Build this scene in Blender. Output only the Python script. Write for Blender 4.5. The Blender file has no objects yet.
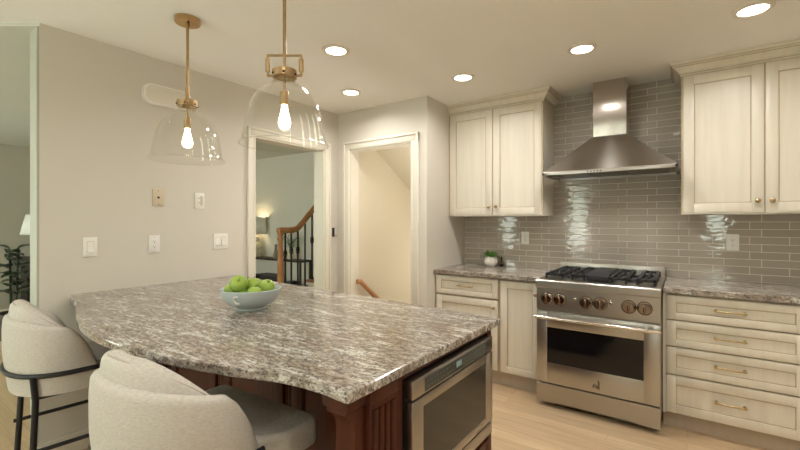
import bpy, bmesh, math, random
from mathutils import Vector, Matrix
random.seed(7)
PI = math.pi
S = bpy.context.scene
COL = S.collection

# ------------------------------------------------------------------ camera, world, exposure
CAM_H, YAW, FPX = 1.334, 0.6162, 405.42
cd = bpy.data.cameras.new('camera')
cam = bpy.data.objects.new('camera', cd)
COL.objects.link(cam)
cam.location = (0, 0, CAM_H)
cam.rotation_euler = (PI / 2, 0, YAW)
cd.sensor_width = 36
cd.lens = FPX / 800 * 36
cd.shift_y = -3.12 / 800
cd.clip_start = .03
S.camera = cam
S.view_settings.view_transform = 'Standard'
S.view_settings.look = 'None'
S.view_settings.gamma = 1
S.view_settings.exposure = 0.16
S.view_settings.use_curve_mapping = False
S.cycles.max_bounces = 10
S.cycles.diffuse_bounces = 6
S.cycles.transparent_max_bounces = 16
S.cycles.caustics_reflective = False
S.cycles.caustics_refractive = False
S.cycles.sample_clamp_indirect = 6

W = bpy.data.worlds.new('garden_daylight')
S.world = W
W.use_nodes = True
wn, wl = W.node_tree.nodes, W.node_tree.links
bg = wn['Background']
bg.inputs['Strength'].default_value = 12.5
tc = wn.new('ShaderNodeTexCoord')
sx = wn.new('ShaderNodeSeparateXYZ')
wl.new(tc.outputs['Generated'], sx.inputs[0])
nz = wn.new('ShaderNodeTexNoise')
nz.inputs['Scale'].default_value = 14
nz.inputs['Detail'].default_value = 5
wl.new(tc.outputs['Generated'], nz.inputs['Vector'])
rp = wn.new('ShaderNodeValToRGB')
rp.color_ramp.elements[0].position = .38
rp.color_ramp.elements[0].color = (.56, .65, .52, 1)
rp.color_ramp.elements[1].position = .62
rp.color_ramp.elements[1].color = (1, .985, .95, 1)
wl.new(nz.outputs['Fac'], rp.inputs[0])
wl.new(rp.outputs['Color'], bg.inputs['Color'])

XW, YD, XC, YB, ZC = -2.91, 3.008, -1.843, 3.745, 2.43     # left wall, doorway wall, return, back wall, ceiling
YR = -1.6                                                   # rear wall behind the camera
LAMP_COL = (1.0, .955, .90)


def portal(x, y, z, w, h, rot):
    l = bpy.data.lights.new('window_portal', 'AREA')
    l.shape = 'RECTANGLE'
    l.size, l.size_y = w, h
    l.cycles.is_portal = True
    o = bpy.data.objects.new('window_portal', l)
    COL.objects.link(o)
    o.location = (x, y, z)
    o.rotation_euler = rot


REAR_WINDOWS = [(-6.7, -5.2, .6, 2.1), (-3.56, -3.2, .25, 2.2), (-2.08, -1.66, .25, 2.2), (.24, .60, .9, 2.2)]
for (a, b, c_, d_) in REAR_WINDOWS:
    portal((a + b) / 2, YR + .005, (c_ + d_) / 2, b - a, d_ - c_, (PI / 2, 0, PI))


# ------------------------------------------------------------------ materials
def nodes(name):
    m = bpy.data.materials.new(name)
    m.use_nodes = True
    nt = m.node_tree
    return m, nt.nodes, nt.links, nt.nodes['Principled BSDF']


def ramp(n, l, src, stops):
    r = n.new('ShaderNodeValToRGB')
    e = r.color_ramp.elements
    while len(e) < len(stops):
        e.new(.5)
    for k, (p, c) in enumerate(stops):
        e[k].position = p
        e[k].color = (c[0], c[1], c[2], 1)
    l.new(src, r.inputs[0])
    return r


def coords(n, l, scale=(1, 1, 1), loc=(0, 0, 0), rot=(0, 0, 0), kind='Object'):
    t = n.new('ShaderNodeTexCoord')
    m = n.new('ShaderNodeMapping')
    m.inputs['Scale'].default_value = scale
    m.inputs['Location'].default_value = loc
    m.inputs['Rotation'].default_value = rot
    l.new(t.outputs[kind], m.inputs[0])
    return m.outputs[0]


def noise(n, l, vec, scale, detail=3, rough=.55):
    x = n.new('ShaderNodeTexNoise')
    x.inputs['Scale'].default_value = scale
    x.inputs['Detail'].default_value = detail
    x.inputs['Roughness'].default_value = rough
    l.new(vec, x.inputs['Vector'])
    return x.outputs['Fac']


def bump(n, l, b, src, strength, dist):
    x = n.new('ShaderNodeBump')
    x.inputs['Strength'].default_value = strength
    x.inputs['Distance'].default_value = dist
    l.new(src, x.inputs['Height'])
    l.new(x.outputs[0], b.inputs['Normal'])


def mat(name, col, rough=.5, metal=0, vary=0, vscale=(8, 8, 8), bmp=0, bscale=60, spec=None, coat=0):
    m, n, l, b = nodes(name)
    b.inputs['Roughness'].default_value = rough
    b.inputs['Metallic'].default_value = metal
    if spec is not None:
        b.inputs['Specular IOR Level'].default_value = spec
    if coat:
        b.inputs['Coat Weight'].default_value = coat
        b.inputs['Coat Roughness'].default_value = .1
    b.inputs['Base Color'].default_value = (*col, 1)
    if vary:
        f = noise(n, l, coords(n, l, vscale), 1, 4)
        r = ramp(n, l, f, [(.3, [c * (1 - vary) for c in col]), (.7, [min(1, c * (1 + vary)) for c in col])])
        l.new(r.outputs[0], b.inputs['Base Color'])
    if bmp:
        bump(n, l, b, noise(n, l, coords(n, l), bscale, 3), bmp, .002)
    return m


def emit(name, col, strength):
    m, n, l, b = nodes(name)
    b.inputs['Base Color'].default_value = (*col, 1)
    b.inputs['Emission Color'].default_value = (*col, 1)
    b.inputs['Emission Strength'].default_value = strength
    return m


def thin_glass(name, tint, refl=1.0, rough=.0, edge=.25):
    m, n, l, b = nodes(name)
    n.remove(b)
    out = n['Material Output']
    tr = n.new('ShaderNodeBsdfTransparent')
    tr.inputs[0].default_value = (*tint, 1)
    gl = n.new('ShaderNodeBsdfGlossy')
    gl.inputs['Roughness'].default_value = rough
    gl.inputs[0].default_value = (refl, refl, refl, 1)
    lw = n.new('ShaderNodeLayerWeight')
    lw.inputs[0].default_value = .5
    pw = n.new('ShaderNodeMath'); pw.operation = 'POWER'; pw.inputs[1].default_value = 4
    l.new(lw.outputs['Facing'], pw.inputs[0])
    ma = n.new('ShaderNodeMath'); ma.operation = 'MULTIPLY_ADD'
    ma.inputs[1].default_value = edge; ma.inputs[2].default_value = .02
    l.new(pw.outputs[0], ma.inputs[0])
    mx = n.new('ShaderNodeMixShader')
    l.new(ma.outputs[0], mx.inputs[0])
    l.new(tr.outputs[0], mx.inputs[1])
    l.new(gl.outputs[0], mx.inputs[2])
    l.new(mx.outputs[0], out.inputs[0])
    return m


def granite():
    m, n, l, b = nodes('granite')
    rz = -.6
    big = noise(n, l, coords(n, l, (.7, 1.6, 1.2), rot=(0, 0, rz)), 4.5, 6, .65)
    mid = noise(n, l, coords(n, l, (.6, 1.5, 1.2), (3.1, 7.7, 1.3)), 38, 9, .84)
    fine = noise(n, l, coords(n, l, (.8, 1.2, 1), (1.1, 2.7, 5.3)), 85, 5, .75)
    wht = noise(n, l, coords(n, l, (.45, 1.7, 1.2), (9.2, 1.1, 4.0)), 15, 9, .82)
    base = ramp(n, l, mid, [(.36, (.06, .052, .048)), (.45, (.20, .17, .145)), (.52, (.37, .325, .28)), (.59, (.52, .48, .43)), (.68, (.70, .67, .62))])
    hue = ramp(n, l, big, [(.36, (.98, 1.0, 1.0)), (.5, (.92, .90, .87)), (.62, (.80, .70, .62))])
    mu = n.new('ShaderNodeMixRGB')
    mu.blend_type = 'MULTIPLY'
    mu.inputs[0].default_value = 1
    l.new(base.outputs[0], mu.inputs[1])
    l.new(hue.outputs[0], mu.inputs[2])
    wr = ramp(n, l, wht, [(.52, (0, 0, 0)), (.59, (.9, .9, .9))])
    mw = n.new('ShaderNodeMixRGB')
    l.new(wr.outputs[0], mw.inputs[0])
    l.new(mu.outputs[0], mw.inputs[1])
    mw.inputs[2].default_value = (.66, .65, .60, 1)
    spk = ramp(n, l, fine, [(.405, (.9, .9, .9)), (.46, (0, 0, 0))])
    mk = n.new('ShaderNodeMixRGB')
    l.new(spk.outputs[0], mk.inputs[0])
    l.new(mw.outputs[0], mk.inputs[1])
    mk.inputs[2].default_value = (.045, .042, .042, 1)
    l.new(mk.outputs[0], b.inputs['Base Color'])
    b.inputs['Roughness'].default_value = .13
    return m


def tiles():
    m, n, l, b = nodes('glazed_tile')
    t = n.new('ShaderNodeTexCoord')
    s_ = n.new('ShaderNodeSeparateXYZ')
    l.new(t.outputs['Object'], s_.inputs[0])
    ax = n.new('ShaderNodeMath'); ax.inputs[1].default_value = TILE_X0
    az = n.new('ShaderNodeMath'); az.inputs[1].default_value = TILE_Z0
    l.new(s_.outputs['X'], ax.inputs[0]); l.new(s_.outputs['Z'], az.inputs[0])
    cb = n.new('ShaderNodeCombineXYZ')
    l.new(ax.outputs[0], cb.inputs[0]); l.new(az.outputs[0], cb.inputs[1])
    br = n.new('ShaderNodeTexBrick')
    br.offset, br.offset_frequency, br.squash = .69, 2, 1
    br.inputs['Scale'].default_value = 1
    br.inputs['Brick Width'].default_value = .2045
    br.inputs['Row Height'].default_value = .0525
    br.inputs['Mortar Size'].default_value = .0021
    br.inputs['Mortar Smooth'].default_value = .3
    br.inputs['Color1'].default_value = (.38, .34, .285, 1)
    br.inputs['Color2'].default_value = (.43, .385, .325, 1)
    br.inputs['Mortar'].default_value = (.78, .74, .66, 1)
    l.new(cb.outputs[0], br.inputs['Vector'])
    l.new(br.outputs['Color'], b.inputs['Base Color'])
    rr = ramp(n, l, br.outputs['Fac'], [(0, (.035, .035, .035)), (.5, (.7, .7, .7))])
    l.new(rr.outputs[0], b.inputs['Roughness'])
    # hand-made glaze: gentle ripples, and mortar set back
    f = noise(n, l, coords(n, l, (10, 10, 32)), 1, 2, .5)
    m1 = n.new('ShaderNodeMath'); m1.operation = 'MULTIPLY_ADD'
    m1.inputs[1].default_value = -.9
    l.new(br.outputs['Fac'], m1.inputs[0]); l.new(f, m1.inputs[2])
    bump(n, l, b, m1.outputs[0], .5, .0036)
    return m


def planks():
    m, n, l, b = nodes('oak_planks')
    v = coords(n, l)
    br = n.new('ShaderNodeTexBrick')
    br.offset, br.offset_frequency = .37, 3
    br.inputs['Scale'].default_value = 1
    br.inputs['Brick Width'].default_value = 1.1
    br.inputs['Row Height'].default_value = .083
    br.inputs['Mortar Size'].default_value = .0009
    br.inputs['Color1'].default_value = (.53, .39, .245, 1)
    br.inputs['Color2'].default_value = (.65, .495, .325, 1)
    br.inputs['Mortar'].default_value = (.36, .26, .16, 1)
    l.new(v, br.inputs['Vector'])
    g = noise(n, l, coords(n, l, (2.2, 38, 1)), 1, 6, .65)
    r = ramp(n, l, g, [(.3, (.80, .77, .72)), (.65, (1.05, 1.04, 1.0))])
    mu = n.new('ShaderNodeMixRGB'); mu.blend_type = 'MULTIPLY'; mu.inputs[0].default_value = 1
    l.new(br.outputs['Color'], mu.inputs[1]); l.new(r.outputs[0], mu.inputs[2])
    l.new(mu.outputs[0], b.inputs['Base Color'])
    b.inputs['Roughness'].default_value = .33
    return m


def cherry(name, dark, light, scale=(30, 30, 1.6)):
    m, n, l, b = nodes(name)
    f = noise(n, l, coords(n, l, scale), 1, 5, .6)
    r = ramp(n, l, f, [(.3, dark), (.7, light)])
    l.new(r.outputs[0], b.inputs['Base Color'])
    b.inputs['Roughness'].default_value = .42
    b.inputs['Specular IOR Level'].default_value = .3
    return m


def steel(name, col, rough, aniso=0, rot=0):
    m, n, l, b = nodes(name)
    b.inputs['Metallic'].default_value = 1
    f = noise(n, l, coords(n, l, (3, 3, 3)), 1, 2, .5)
    r = ramp(n, l, f, [(.3, [c * .97 for c in col]), (.7, col)])
    l.new(r.outputs[0], b.inputs['Base Color'])
    b.inputs['Roughness'].default_value = rough
    if aniso:
        tg = n.new('ShaderNodeTangent')
        tg.direction_type, tg.axis = 'RADIAL', 'Z'
        l.new(tg.outputs[0], b.inputs['Tangent'])
        b.inputs['Anisotropic'].default_value = aniso
        b.inputs['Anisotropic Rotation'].default_value = rot
    return m


def fabric():
    m, n, l, b = nodes('woven_fabric')
    f = noise(n, l, coords(n, l, (90, 90, 420)), 1, 3, .7)
    r = ramp(n, l, f, [(.3, (.47, .44, .395)), (.7, (.63, .60, .545))])
    l.new(r.outputs[0], b.inputs['Base Color'])
    b.inputs['Roughness'].default_value = .95
    b.inputs['Specular IOR Level'].default_value = .15
    bump(n, l, b, f, .35, .0012)
    return m


def apple_mat():
    m, n, l, b = nodes('apple_skin')
    f = noise(n, l, coords(n, l, (22, 22, 9)), 1, 3)
    r = ramp(n, l, f, [(.3, (.23, .37, .05)), (.7, (.34, .48, .085))])
    l.new(r.outputs[0], b.inputs['Base Color'])
    b.inputs['Roughness'].default_value = .28
    return m


TILE_X0, TILE_Z0 = -.3577, -.914
M = dict(
    end_dimmed=mat('wall_end_dimmed', (.46, .47, .41), .6, vary=.01),  # same paint as the wall, darkened in colour to dim the lit end face
    wall=mat('wall_paint', (.68, .645, .575), .75, vary=.015, vscale=(1.5, 1.5, 1.5), bmp=.06, bscale=220),
    stair_wall=mat('stairwell_paint', (.72, .66, .53), .75, vary=.015, vscale=(1.5, 1.5, 1.5)),
    sage=mat('sage_wall_paint', (.47, .445, .37), .8, vary=.015, vscale=(1.5, 1.5, 1.5)),
    foyer=mat('foyer_wall_paint', (.74, .725, .66), .8, vary=.015, vscale=(1.5, 1.5, 1.5)),
    ceiling=mat('ceiling_paint', (.90, .885, .85), .85, vary=.012, vscale=(2, 2, 2)),
    ceiling2=mat('side_ceiling_light_tone', (.64, .66, .61), .85, vary=.012, vscale=(2, 2, 2)),  # the side room's dimmer, greenish light is put into this ceiling colour
    trim=mat('trim_paint', (.77, .73, .64), .4, vary=.01),
    cream=mat('cream_cabinet_paint', (.72, .675, .575), .38, vary=.05, vscale=(26, 26, 1.6)),
    glaze=mat('tan_glaze', (.47, .385, .27), .5, vary=.08, vscale=(20, 20, 20)),
    carcass=mat('tan_carcass', (.48, .405, .32), .5, vary=.05, vscale=(20, 20, 4)),
    granite=granite(), tile=tiles(), floor=planks(),
    cherry=cherry('cherry_wood', (.040, .0085, .0032), (.085, .019, .0065)),
    oak=cherry('oak_rail_wood', (.36, .17, .07), (.50, .26, .11), (10, 10, 10)),
    micro_steel=steel('dusky_steel', (.42, .39, .36), .28),
    steel=steel('brushed_steel', (.49, .468, .435), .30),
    steel_x=steel('polished_steel', (.78, .74, .68), .16),
    steel_dark=steel('darker_steel', (.42, .38, .34), .38),  # slightly darker and rougher than the brushed steel
    hood=steel('hood_steel', (.44, .41, .375), .24, .8, .25),
    hood_up=steel('chimney_steel', (.56, .52, .48), .26, .8, 0),
    iron=mat('cast_iron', (.016, .016, .018), .55, vary=.2, vscale=(60, 60, 60)),
    black=mat('black_metal', (.014, .014, .016), .42, vary=.1),
    oven_glass=mat('oven_glass', (.006, .006, .007), .06, vary=.05),
    micro_glass=mat('smoked_glass', (.022, .018, .015), .08, vary=.05),
    panel_glass=mat('display_glass', (.035, .045, .042), .15, vary=.05),
    pull_brass=mat('pale_brass', (.52, .40, .22), .30, 1, vary=.1, vscale=(30, 30, 30)),
    knob_steel=steel('dark_chrome', (.34, .30, .27), .16),
    brass=mat('aged_brass', (.54, .36, .18), .30, 1, vary=.1, vscale=(30, 30, 30)),
    brass_dark=mat('antique_brass', (.48, .345, .185), .34, 1, vary=.1, vscale=(30, 30, 30)),
    bronze=mat('knob_bronze', (.36, .235, .15), .2, 1, vary=.12, vscale=(30, 30, 30)),
    screw=mat('dark_screw', (.05, .04, .03), .4, 1),
    glass=thin_glass('clear_glass', (.975, .975, .965), 1, 0, .65),
    pane=thin_glass('window_glass', (.97, 1, .98), 1, 0, .2),
    bulb=emit('bulb_glow', (1, .86, .62), 14),
    lens=emit('downlight_glow', (1, .93, .80), 9),
    hood_lens=emit('hood_lamp_glow', (1, .93, .82), 8),
    lcd=emit('display_digits', (.16, .26, .26), .10),
    legend=mat('grey_legend', (.09, .105, .10), .5),
    plastic=mat('white_plastic', (.88, .87, .83), .35, vary=.01),
    almond=mat('almond_plastic', (.66, .57, .42), .4, vary=.01),
    slot=mat('dark_slot', (.04, .04, .04), .6),
    fabric=fabric(),
    piping=mat('seam_thread', (.44, .39, .33), .9, vary=.1, vscale=(80, 80, 80)),
    bowl=mat('blue_grey_stoneware', (.45, .51, .52), .42, vary=.06, vscale=(3, 3, 60)),
    apple=apple_mat(),
    stem=mat('apple_stem', (.13, .08, .03), .7),
    pot=mat('white_ceramic', (.80, .77, .70), .3, vary=.01),
    leaf=mat('succulent_green', (.10, .25, .045), .45, vary=.3, vscale=(30, 30, 30)),
    dark_leaf=mat('rubber_plant_green', (.018, .042, .018), .35, vary=.3, vscale=(12, 12, 12)),
    shade=mat('lamp_shade_linen', (.88, .89, .86), .8, vary=.02, vscale=(60, 60, 60)),
    lamp_base=mat('cream_lamp_ceramic', (.72, .66, .50), .3, vary=.02),
    charcoal=mat('charcoal_wood', (.075, .07, .07), .5, vary=.15, vscale=(4, 20, 20)),
    console=mat('dark_console_wood', (.05, .035, .028), .45, vary=.2, vscale=(4, 20, 20)),
    soil=mat('soil', (.05, .035, .02), .9, vary=.3, vscale=(60, 60, 60)),
    grey_vase=mat('taupe_vase', (.36, .31, .24), .5, vary=.05),
    book=mat('dark_book_cloth', (.04, .035, .035), .7, vary=.1),
    emblem=mat('emblem_grey', (.16, .14, .125), .35, .6),
    filter=steel('filter_mesh_steel', (.22, .20, .18), .4),
)
SHADE_LIT = M['shade']


# ------------------------------------------------------------------ mesh building
class MB:
    """gathers shapes; build() links them as one mesh object"""

    def __init__(self, xf=None):
        self.bm = bmesh.new()
        self.xf = xf

    def add(self, verts, faces):
        vs = [self.bm.verts.new(self.xf(*v) if self.xf else v) for v in verts]
        for f in faces:
            try:
                self.bm.faces.new([vs[i] for i in f])
            except ValueError:
                pass
        return vs

    def box(self, x0, x1, y0, y1, z0, z1, bev=0, seg=2):
        n0 = set(self.bm.edges) if bev else None
        vs = self.add([(x, y, z) for x in (x0, x1) for y in (y0, y1) for z in (z0, z1)],
                      [(0, 1, 3, 2), (4, 6, 7, 5), (0, 4, 5, 1), (2, 3, 7, 6), (0, 2, 6, 4), (1, 5, 7, 3)])
        if bev:
            es = list({e for v in vs for e in v.link_edges})
            bmesh.ops.bevel(self.bm, geom=es, offset=bev, segments=seg, profile=.5, affect='EDGES', clamp_overlap=True)
        return self

    def prism(self, pts, z0, z1, axis=2):
        """pts 2-D outline extruded along axis (0: pts are y,z; 1: x,z; 2: x,y)"""
        def p(a, b, h):
            return {0: (h, a, b), 1: (a, h, b), 2: (a, b, h)}[axis]
        n = len(pts)
        vs = [p(a, b, z0) for a, b in pts] + [p(a, b, z1) for a, b in pts]
        fs = [tuple(range(n)), tuple(range(n, 2 * n))] + [(i, (i + 1) % n, n + (i + 1) % n, n + i) for i in range(n)]
        self.add(vs, fs)
        return self

    def lathe(self, prof, c=(0, 0, 0), axis=(0, 0, 1), seg=28, sx=1, sy=1):
        """prof: (radius, height) along axis"""
        az = Vector(axis).normalized()
        ref = Vector((1, 0, 0)) if abs(az.x) < .9 else Vector((0, 1, 0))
        ux = (ref - az * ref.dot(az)).normalized()
        uy = az.cross(ux)
        c = Vector(c)
        rings, vs, fs = [], [], []
        for r, h in prof:
            if r < 1e-6:
                rings.append([len(vs)])
                vs.append(tuple(c + az * h))
            else:
                rings.append(list(range(len(vs), len(vs) + seg)))
                for k in range(seg):
                    a = 2 * PI * k / seg
                    vs.append(tuple(c + az * h + ux * (r * sx * math.cos(a)) + uy * (r * sy * math.sin(a))))
        for A, B in zip(rings, rings[1:]):
            for k in range(seg):
                k2 = (k + 1) % seg
                if len(A) == 1 and len(B) > 1:
                    fs.append((A[0], B[k], B[k2]))
                elif len(B) == 1 and len(A) > 1:
                    fs.append((A[k], A[k2], B[0]))
                elif len(A) > 1:
                    fs.append((A[k], A[k2], B[k2], B[k]))
        self.add(vs, fs)
        return self

    def rod(self, p0, p1, r, r1=None, seg=12):
        p0, p1 = Vector(p0), Vector(p1)
        L = (p1 - p0).length
        r1 = r if r1 is None else r1
        return self.lathe([(0, 0), (r, 0), (r1, L), (0, L)], p0, (p1 - p0), seg)

    def tube(self, pts, r, seg=10, closed=False, rz=None):
        """round (or elliptical: rz) tube along a polyline"""
        P = [Vector(p) for p in pts]
        n = len(P)
        vs, fs = [], []
        for i in range(n):
            a = P[(i - 1) % n] if (closed or i > 0) else P[i]
            b = P[(i + 1) % n] if (closed or i < n - 1) else P[i]
            t = (b - a).normalized()
            up = Vector((0, 0, 1)) if abs(t.z) < .95 else Vector((0, 1, 0))
            sx_ = t.cross(up).normalized()
            sy_ = sx_.cross(t).normalized()
            for k in range(seg):
                q = 2 * PI * k / seg
                vs.append(tuple(P[i] + sx_ * (r * math.cos(q)) + sy_ * ((rz or r) * math.sin(q))))
        m = n if closed else n - 1
        for i in range(m):
            j = (i + 1) % n
            for k in range(seg):
                k2 = (k + 1) % seg
                fs.append((i * seg + k, i * seg + k2, j * seg + k2, j * seg + k))
        if not closed:
            fs += [tuple(range(seg)), tuple(range((n - 1) * seg, n * seg))]
        self.add(vs, fs)
        return self

    def ball(self, c, rx, ry=None, rz=None, seg=20, rings=12):
        ry = rx if ry is None else ry
        rz = rx if rz is None else rz
        prof = [(math.sin(PI * i / rings), -math.cos(PI * i / rings)) for i in range(rings + 1)]
        c = Vector(c)
        vs, fs, rg = [], [], []
        for r, h in prof:
            if r < 1e-6:
                rg.append([len(vs)]); vs.append((c.x, c.y, c.z + h * rz))
            else:
                rg.append(list(range(len(vs), len(vs) + seg)))
                for k in range(seg):
                    a = 2 * PI * k / seg
                    vs.append((c.x + r * rx * math.cos(a), c.y + r * ry * math.sin(a), c.z + h * rz))
        for A, B in zip(rg, rg[1:]):
            for k in range(seg):
                k2 = (k + 1) % seg
                if len(A) == 1:
                    fs.append((A[0], B[k], B[k2]))
                elif len(B) == 1:
                    fs.append((A[k], A[k2], B[0]))
                else:
                    fs.append((A[k], A[k2], B[k2], B[k]))
        self.add(vs, fs)
        return self

    def leaf(self, base, direction, length, width, droop=.3, thick=.0015, n=6):
        d = Vector(direction).normalized()
        side = d.cross(Vector((0, 0, 1)))
        side = side.normalized() if side.length > 1e-4 else Vector((1, 0, 0))
        base = Vector(base)
        top, bot = [], []
        for i in range(n + 1):
            t = i / n
            w = width * .5 * math.sin(PI * min(1, .08 + t * .92)) ** .7
            c = base + d * (length * t) - Vector((0, 0, droop * length * t * t))
            for s_ in (-1, 0, 1):
                top.append(c + side * (w * s_) - Vector((0, 0, -abs(s_) * w * .25)))
                bot.append(top[-1] - Vector((0, 0, thick)))
        N = len(top)
        fs = []
        for i in range(n):
            for k in range(2):
                a = i * 3 + k
                fs.append((a, a + 1, a + 4, a + 3))
                fs.append((N + a, N + a + 3, N + a + 4, N + a + 1))
        for i in range(n):
            for k in (0, 2):
                a = i * 3 + k
                fs.append((a, a + 3, N + a + 3, N + a))
        self.add([tuple(v) for v in top + bot], fs)
        return self

    def build(self, name, material, parent=None, smooth=True, base=True, bevel=0, solid=0):
        bm = self.bm
        bmesh.ops.recalc_face_normals(bm, faces=bm.faces[:])
        me = bpy.data.meshes.new(name)
        o = bpy.data.objects.new(name, me)
        COL.objects.link(o)
        off = Vector((0, 0, 0))
        if parent is not None:
            o.parent = parent
            q = parent
            while q:
                off += q.location
                q = q.parent
        elif base:
            xs = [v.co for v in bm.verts]
            off = Vector(((min(v.x for v in xs) + max(v.x for v in xs)) / 2, (min(v.y for v in xs) + max(v.y for v in xs)) / 2, min(v.z for v in xs)))
            o.location = off
        for v in bm.verts:
            v.co -= off
        bm.to_mesh(me)
        bm.free()
        me.materials.append(M[material] if isinstance(material, str) else material)
        if smooth:
            for p in me.polygons:
                p.use_smooth = True
            me.set_sharp_from_angle(angle=math.radians(38))
        if solid:
            md = o.modifiers.new('thickness', 'SOLIDIFY'); md.thickness = solid; md.offset = 0
        if bevel:
            md = o.modifiers.new('bevel', 'BEVEL'); md.width = bevel; md.segments = 3; md.limit_method = 'ANGLE'
        return o


def tag(o, label=None, cat=None, group=None, kind=None):
    for k, v in (('label', label), ('category', cat), ('group', group), ('kind', kind)):
        if v:
            o[k] = v
    return o


def thing(name, label, cat, loc=(0, 0, 0), group=None):
    o = bpy.data.objects.new(name, None)
    o.empty_display_size = .1
    COL.objects.link(o)
    o.location = loc
    return tag(o, label, cat, group)


def struct(name, mb, material, label=None, cat=None, **k):
    o = mb.build(name, material, base=False, **k)
    return tag(o, label, cat, kind='structure')


def copy_tree(o, parent=None):
    c = o.copy()
    COL.objects.link(c)
    if parent:
        c.parent = parent
    for ch in [x for x in COL.objects if x.parent == o]:
        copy_tree(ch, c)
    return c


def face_left(X0):          # wall facing +X : u = +Y, v = +Z, w = +X
    return lambda u, v, w: (X0 + w, u, v)


def face_back(Y0):          # wall facing -Y : u = +X, v = +Z, w = -Y
    return lambda u, v, w: (u, Y0 - w, v)


# ------------------------------------------------------------------ the setting
LX, LY0, LY1 = -7.75, YR, 4.30
struct('floor', MB().box(-7.9, 2.32, YR - .12, YD + .12, -.1, 0)
       .box(-7.9, -2.86, YD + .12, 4.42, -.1, 0).box(XC - .12, 2.32, YD + .12, 3.87, -.1, 0), 'floor', 'light oak plank floor', 'floor', smooth=False)
# ceiling meets the side room's ceiling along an oblique line starting at the end of the left wall
dx, dy = -.816, -.578
tt = (.674 - YR) / .578
pd = (XW + dx * tt, YR)
struct('ceiling', MB().prism([(2.32, YR - .1), (2.32, 3.87), (XW - .13, 3.87), (XW - .13, .674), (XW, .674), pd, (pd[0], YR - .1)], ZC, ZC + .12), 'ceiling',
       'warm white kitchen ceiling', 'ceiling', smooth=False)
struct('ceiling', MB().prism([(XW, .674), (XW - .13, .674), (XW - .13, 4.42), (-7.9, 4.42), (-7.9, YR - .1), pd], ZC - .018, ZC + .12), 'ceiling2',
       'ceiling of the side room, cool dim light put into its colour', 'ceiling', smooth=False)
struct('wall_left', MB().box(XW - .13, XW, .674, 2.03, 0, ZC).box(XW - .13, XW, 2.03, 2.82, 2.04, ZC).box(XW - .13, XW, 2.82, YD + .12, 0, ZC), 'wall',
       'beige wall behind the peninsula', 'wall', smooth=False)
struct('wall_far', MB().box(XW, -2.741, YD, YD + .12, 0, ZC).box(-1.999, XC, YD, YD + .12, 0, ZC).box(-2.741, -1.999, YD, YD + .12, 2.05, ZC), 'wall',
       'beige wall with the basement doorway', 'wall', smooth=False)
struct('wall_return', MB().box(XC - .12, XC, YD + .12, YB + .12, 0, ZC), 'wall', 'short beige wall beside the left cabinets', 'wall', smooth=False)
struct('wall_back', MB().box(XC, 2.32, YB, YB + .12, 0, ZC), 'wall', 'kitchen wall behind the range', 'wall', smooth=False)
struct('wall_right', MB().box(2.2, 2.32, YR, YB, 0, ZC).box(.87, .99, 2.95, YB, 0, ZC), 'wall', 'kitchen wall on the right', 'wall', smooth=False)
wr = MB()
xs = -7.9
for (a, b, c_, d_) in REAR_WINDOWS:
    wr.box(xs, a, YR - .12, YR, 0, ZC)
    wr.box(a, b, YR - .12, YR, 0, c_).box(a, b, YR - .12, YR, d_, ZC)
    xs = b
wr.box(xs, 2.32, YR - .12, YR, 0, ZC)
struct('wall_rear', wr, 'wall', 'wall with windows behind the camera', 'wall', smooth=False)
for k, (a, b, c_, d_) in enumerate(REAR_WINDOWS):
    f = MB()
    for (u0, u1, v0, v1) in ((a, a + .05, c_, d_), (b - .05, b, c_, d_), (a, b, c_, c_ + .05), (a, b, d_ - .05, d_), (a, b, (c_ + d_) / 2 - .02, (c_ + d_) / 2 + .02)):
        f.box(u0, u1, YR - .08, YR - .03, v0, v1)
    w = struct('window_%d' % (k + 1), f, 'trim', 'white framed window onto the garden', 'window', smooth=False)
    MB().box(a + .03, b - .03, YR - .058, YR - .053, c_ + .03, d_ - .03).build('pane', 'pane', w, smooth=False)
struct('wall_side', MB().box(LX - .12, LX, YR - .12, 4.42, 0, ZC), 'sage', 'greige far wall of the side room', 'wall', smooth=False)
struct('wall_foyer', MB().box(LX, -3.04, 4.30, 4.42, 0, 2.43).box(-3.04, -2.86, 4.30, 4.42, 0, 2.43).box(-2.92, -2.86, YD + .12, 4.30, 0, ZC), 'foyer',
       'pale grey green wall of the foyer', 'wall', smooth=False)
# stairwell going down behind the far wall
struct('wall_stairwell', MB().box(-2.86, -2.745, YD + .12, 6.2, -2.0, ZC).box(-1.96, -1.90, YB + .12, 6.2, -2, ZC).box(-1.96, -1.90, YD + .12, YB + .12, -2, 0)
       .box(-2.745, -1.96, 6.2, 6.3, -2, ZC), 'stair_wall', 'cream wall of the basement stairwell', 'wall', smooth=False)
struct('ceiling_stairwell', MB().prism([(YD + .12, 2.14), (3.38, 2.14), (6.2, .48), (6.2, .6), (3.42, 2.26), (YD + .12, 2.26)], -2.745, -1.963, 0), 'stair_wall',
       'cream sloping ceiling over the stairs', 'ceiling', smooth=False)
st = MB()
for k in range(9):
    st.box(-2.745, -1.963, YD + .14 + .27 * k, YD + .14 + .27 * (k + 1) + .02, -.19 * (k + 1) - .03, -.19 * (k + 1))
    st.box(-2.745, -1.963, YD + .14 + .27 * (k + 1) - .02, YD + .14 + .27 * (k + 1), -.19 * (k + 2), -.19 * (k + 1))
tag(st.build('basement_stairs', 'oak', smooth=False), 'oak basement stairs going down behind the doorway', 'stairs', kind='structure')

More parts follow.
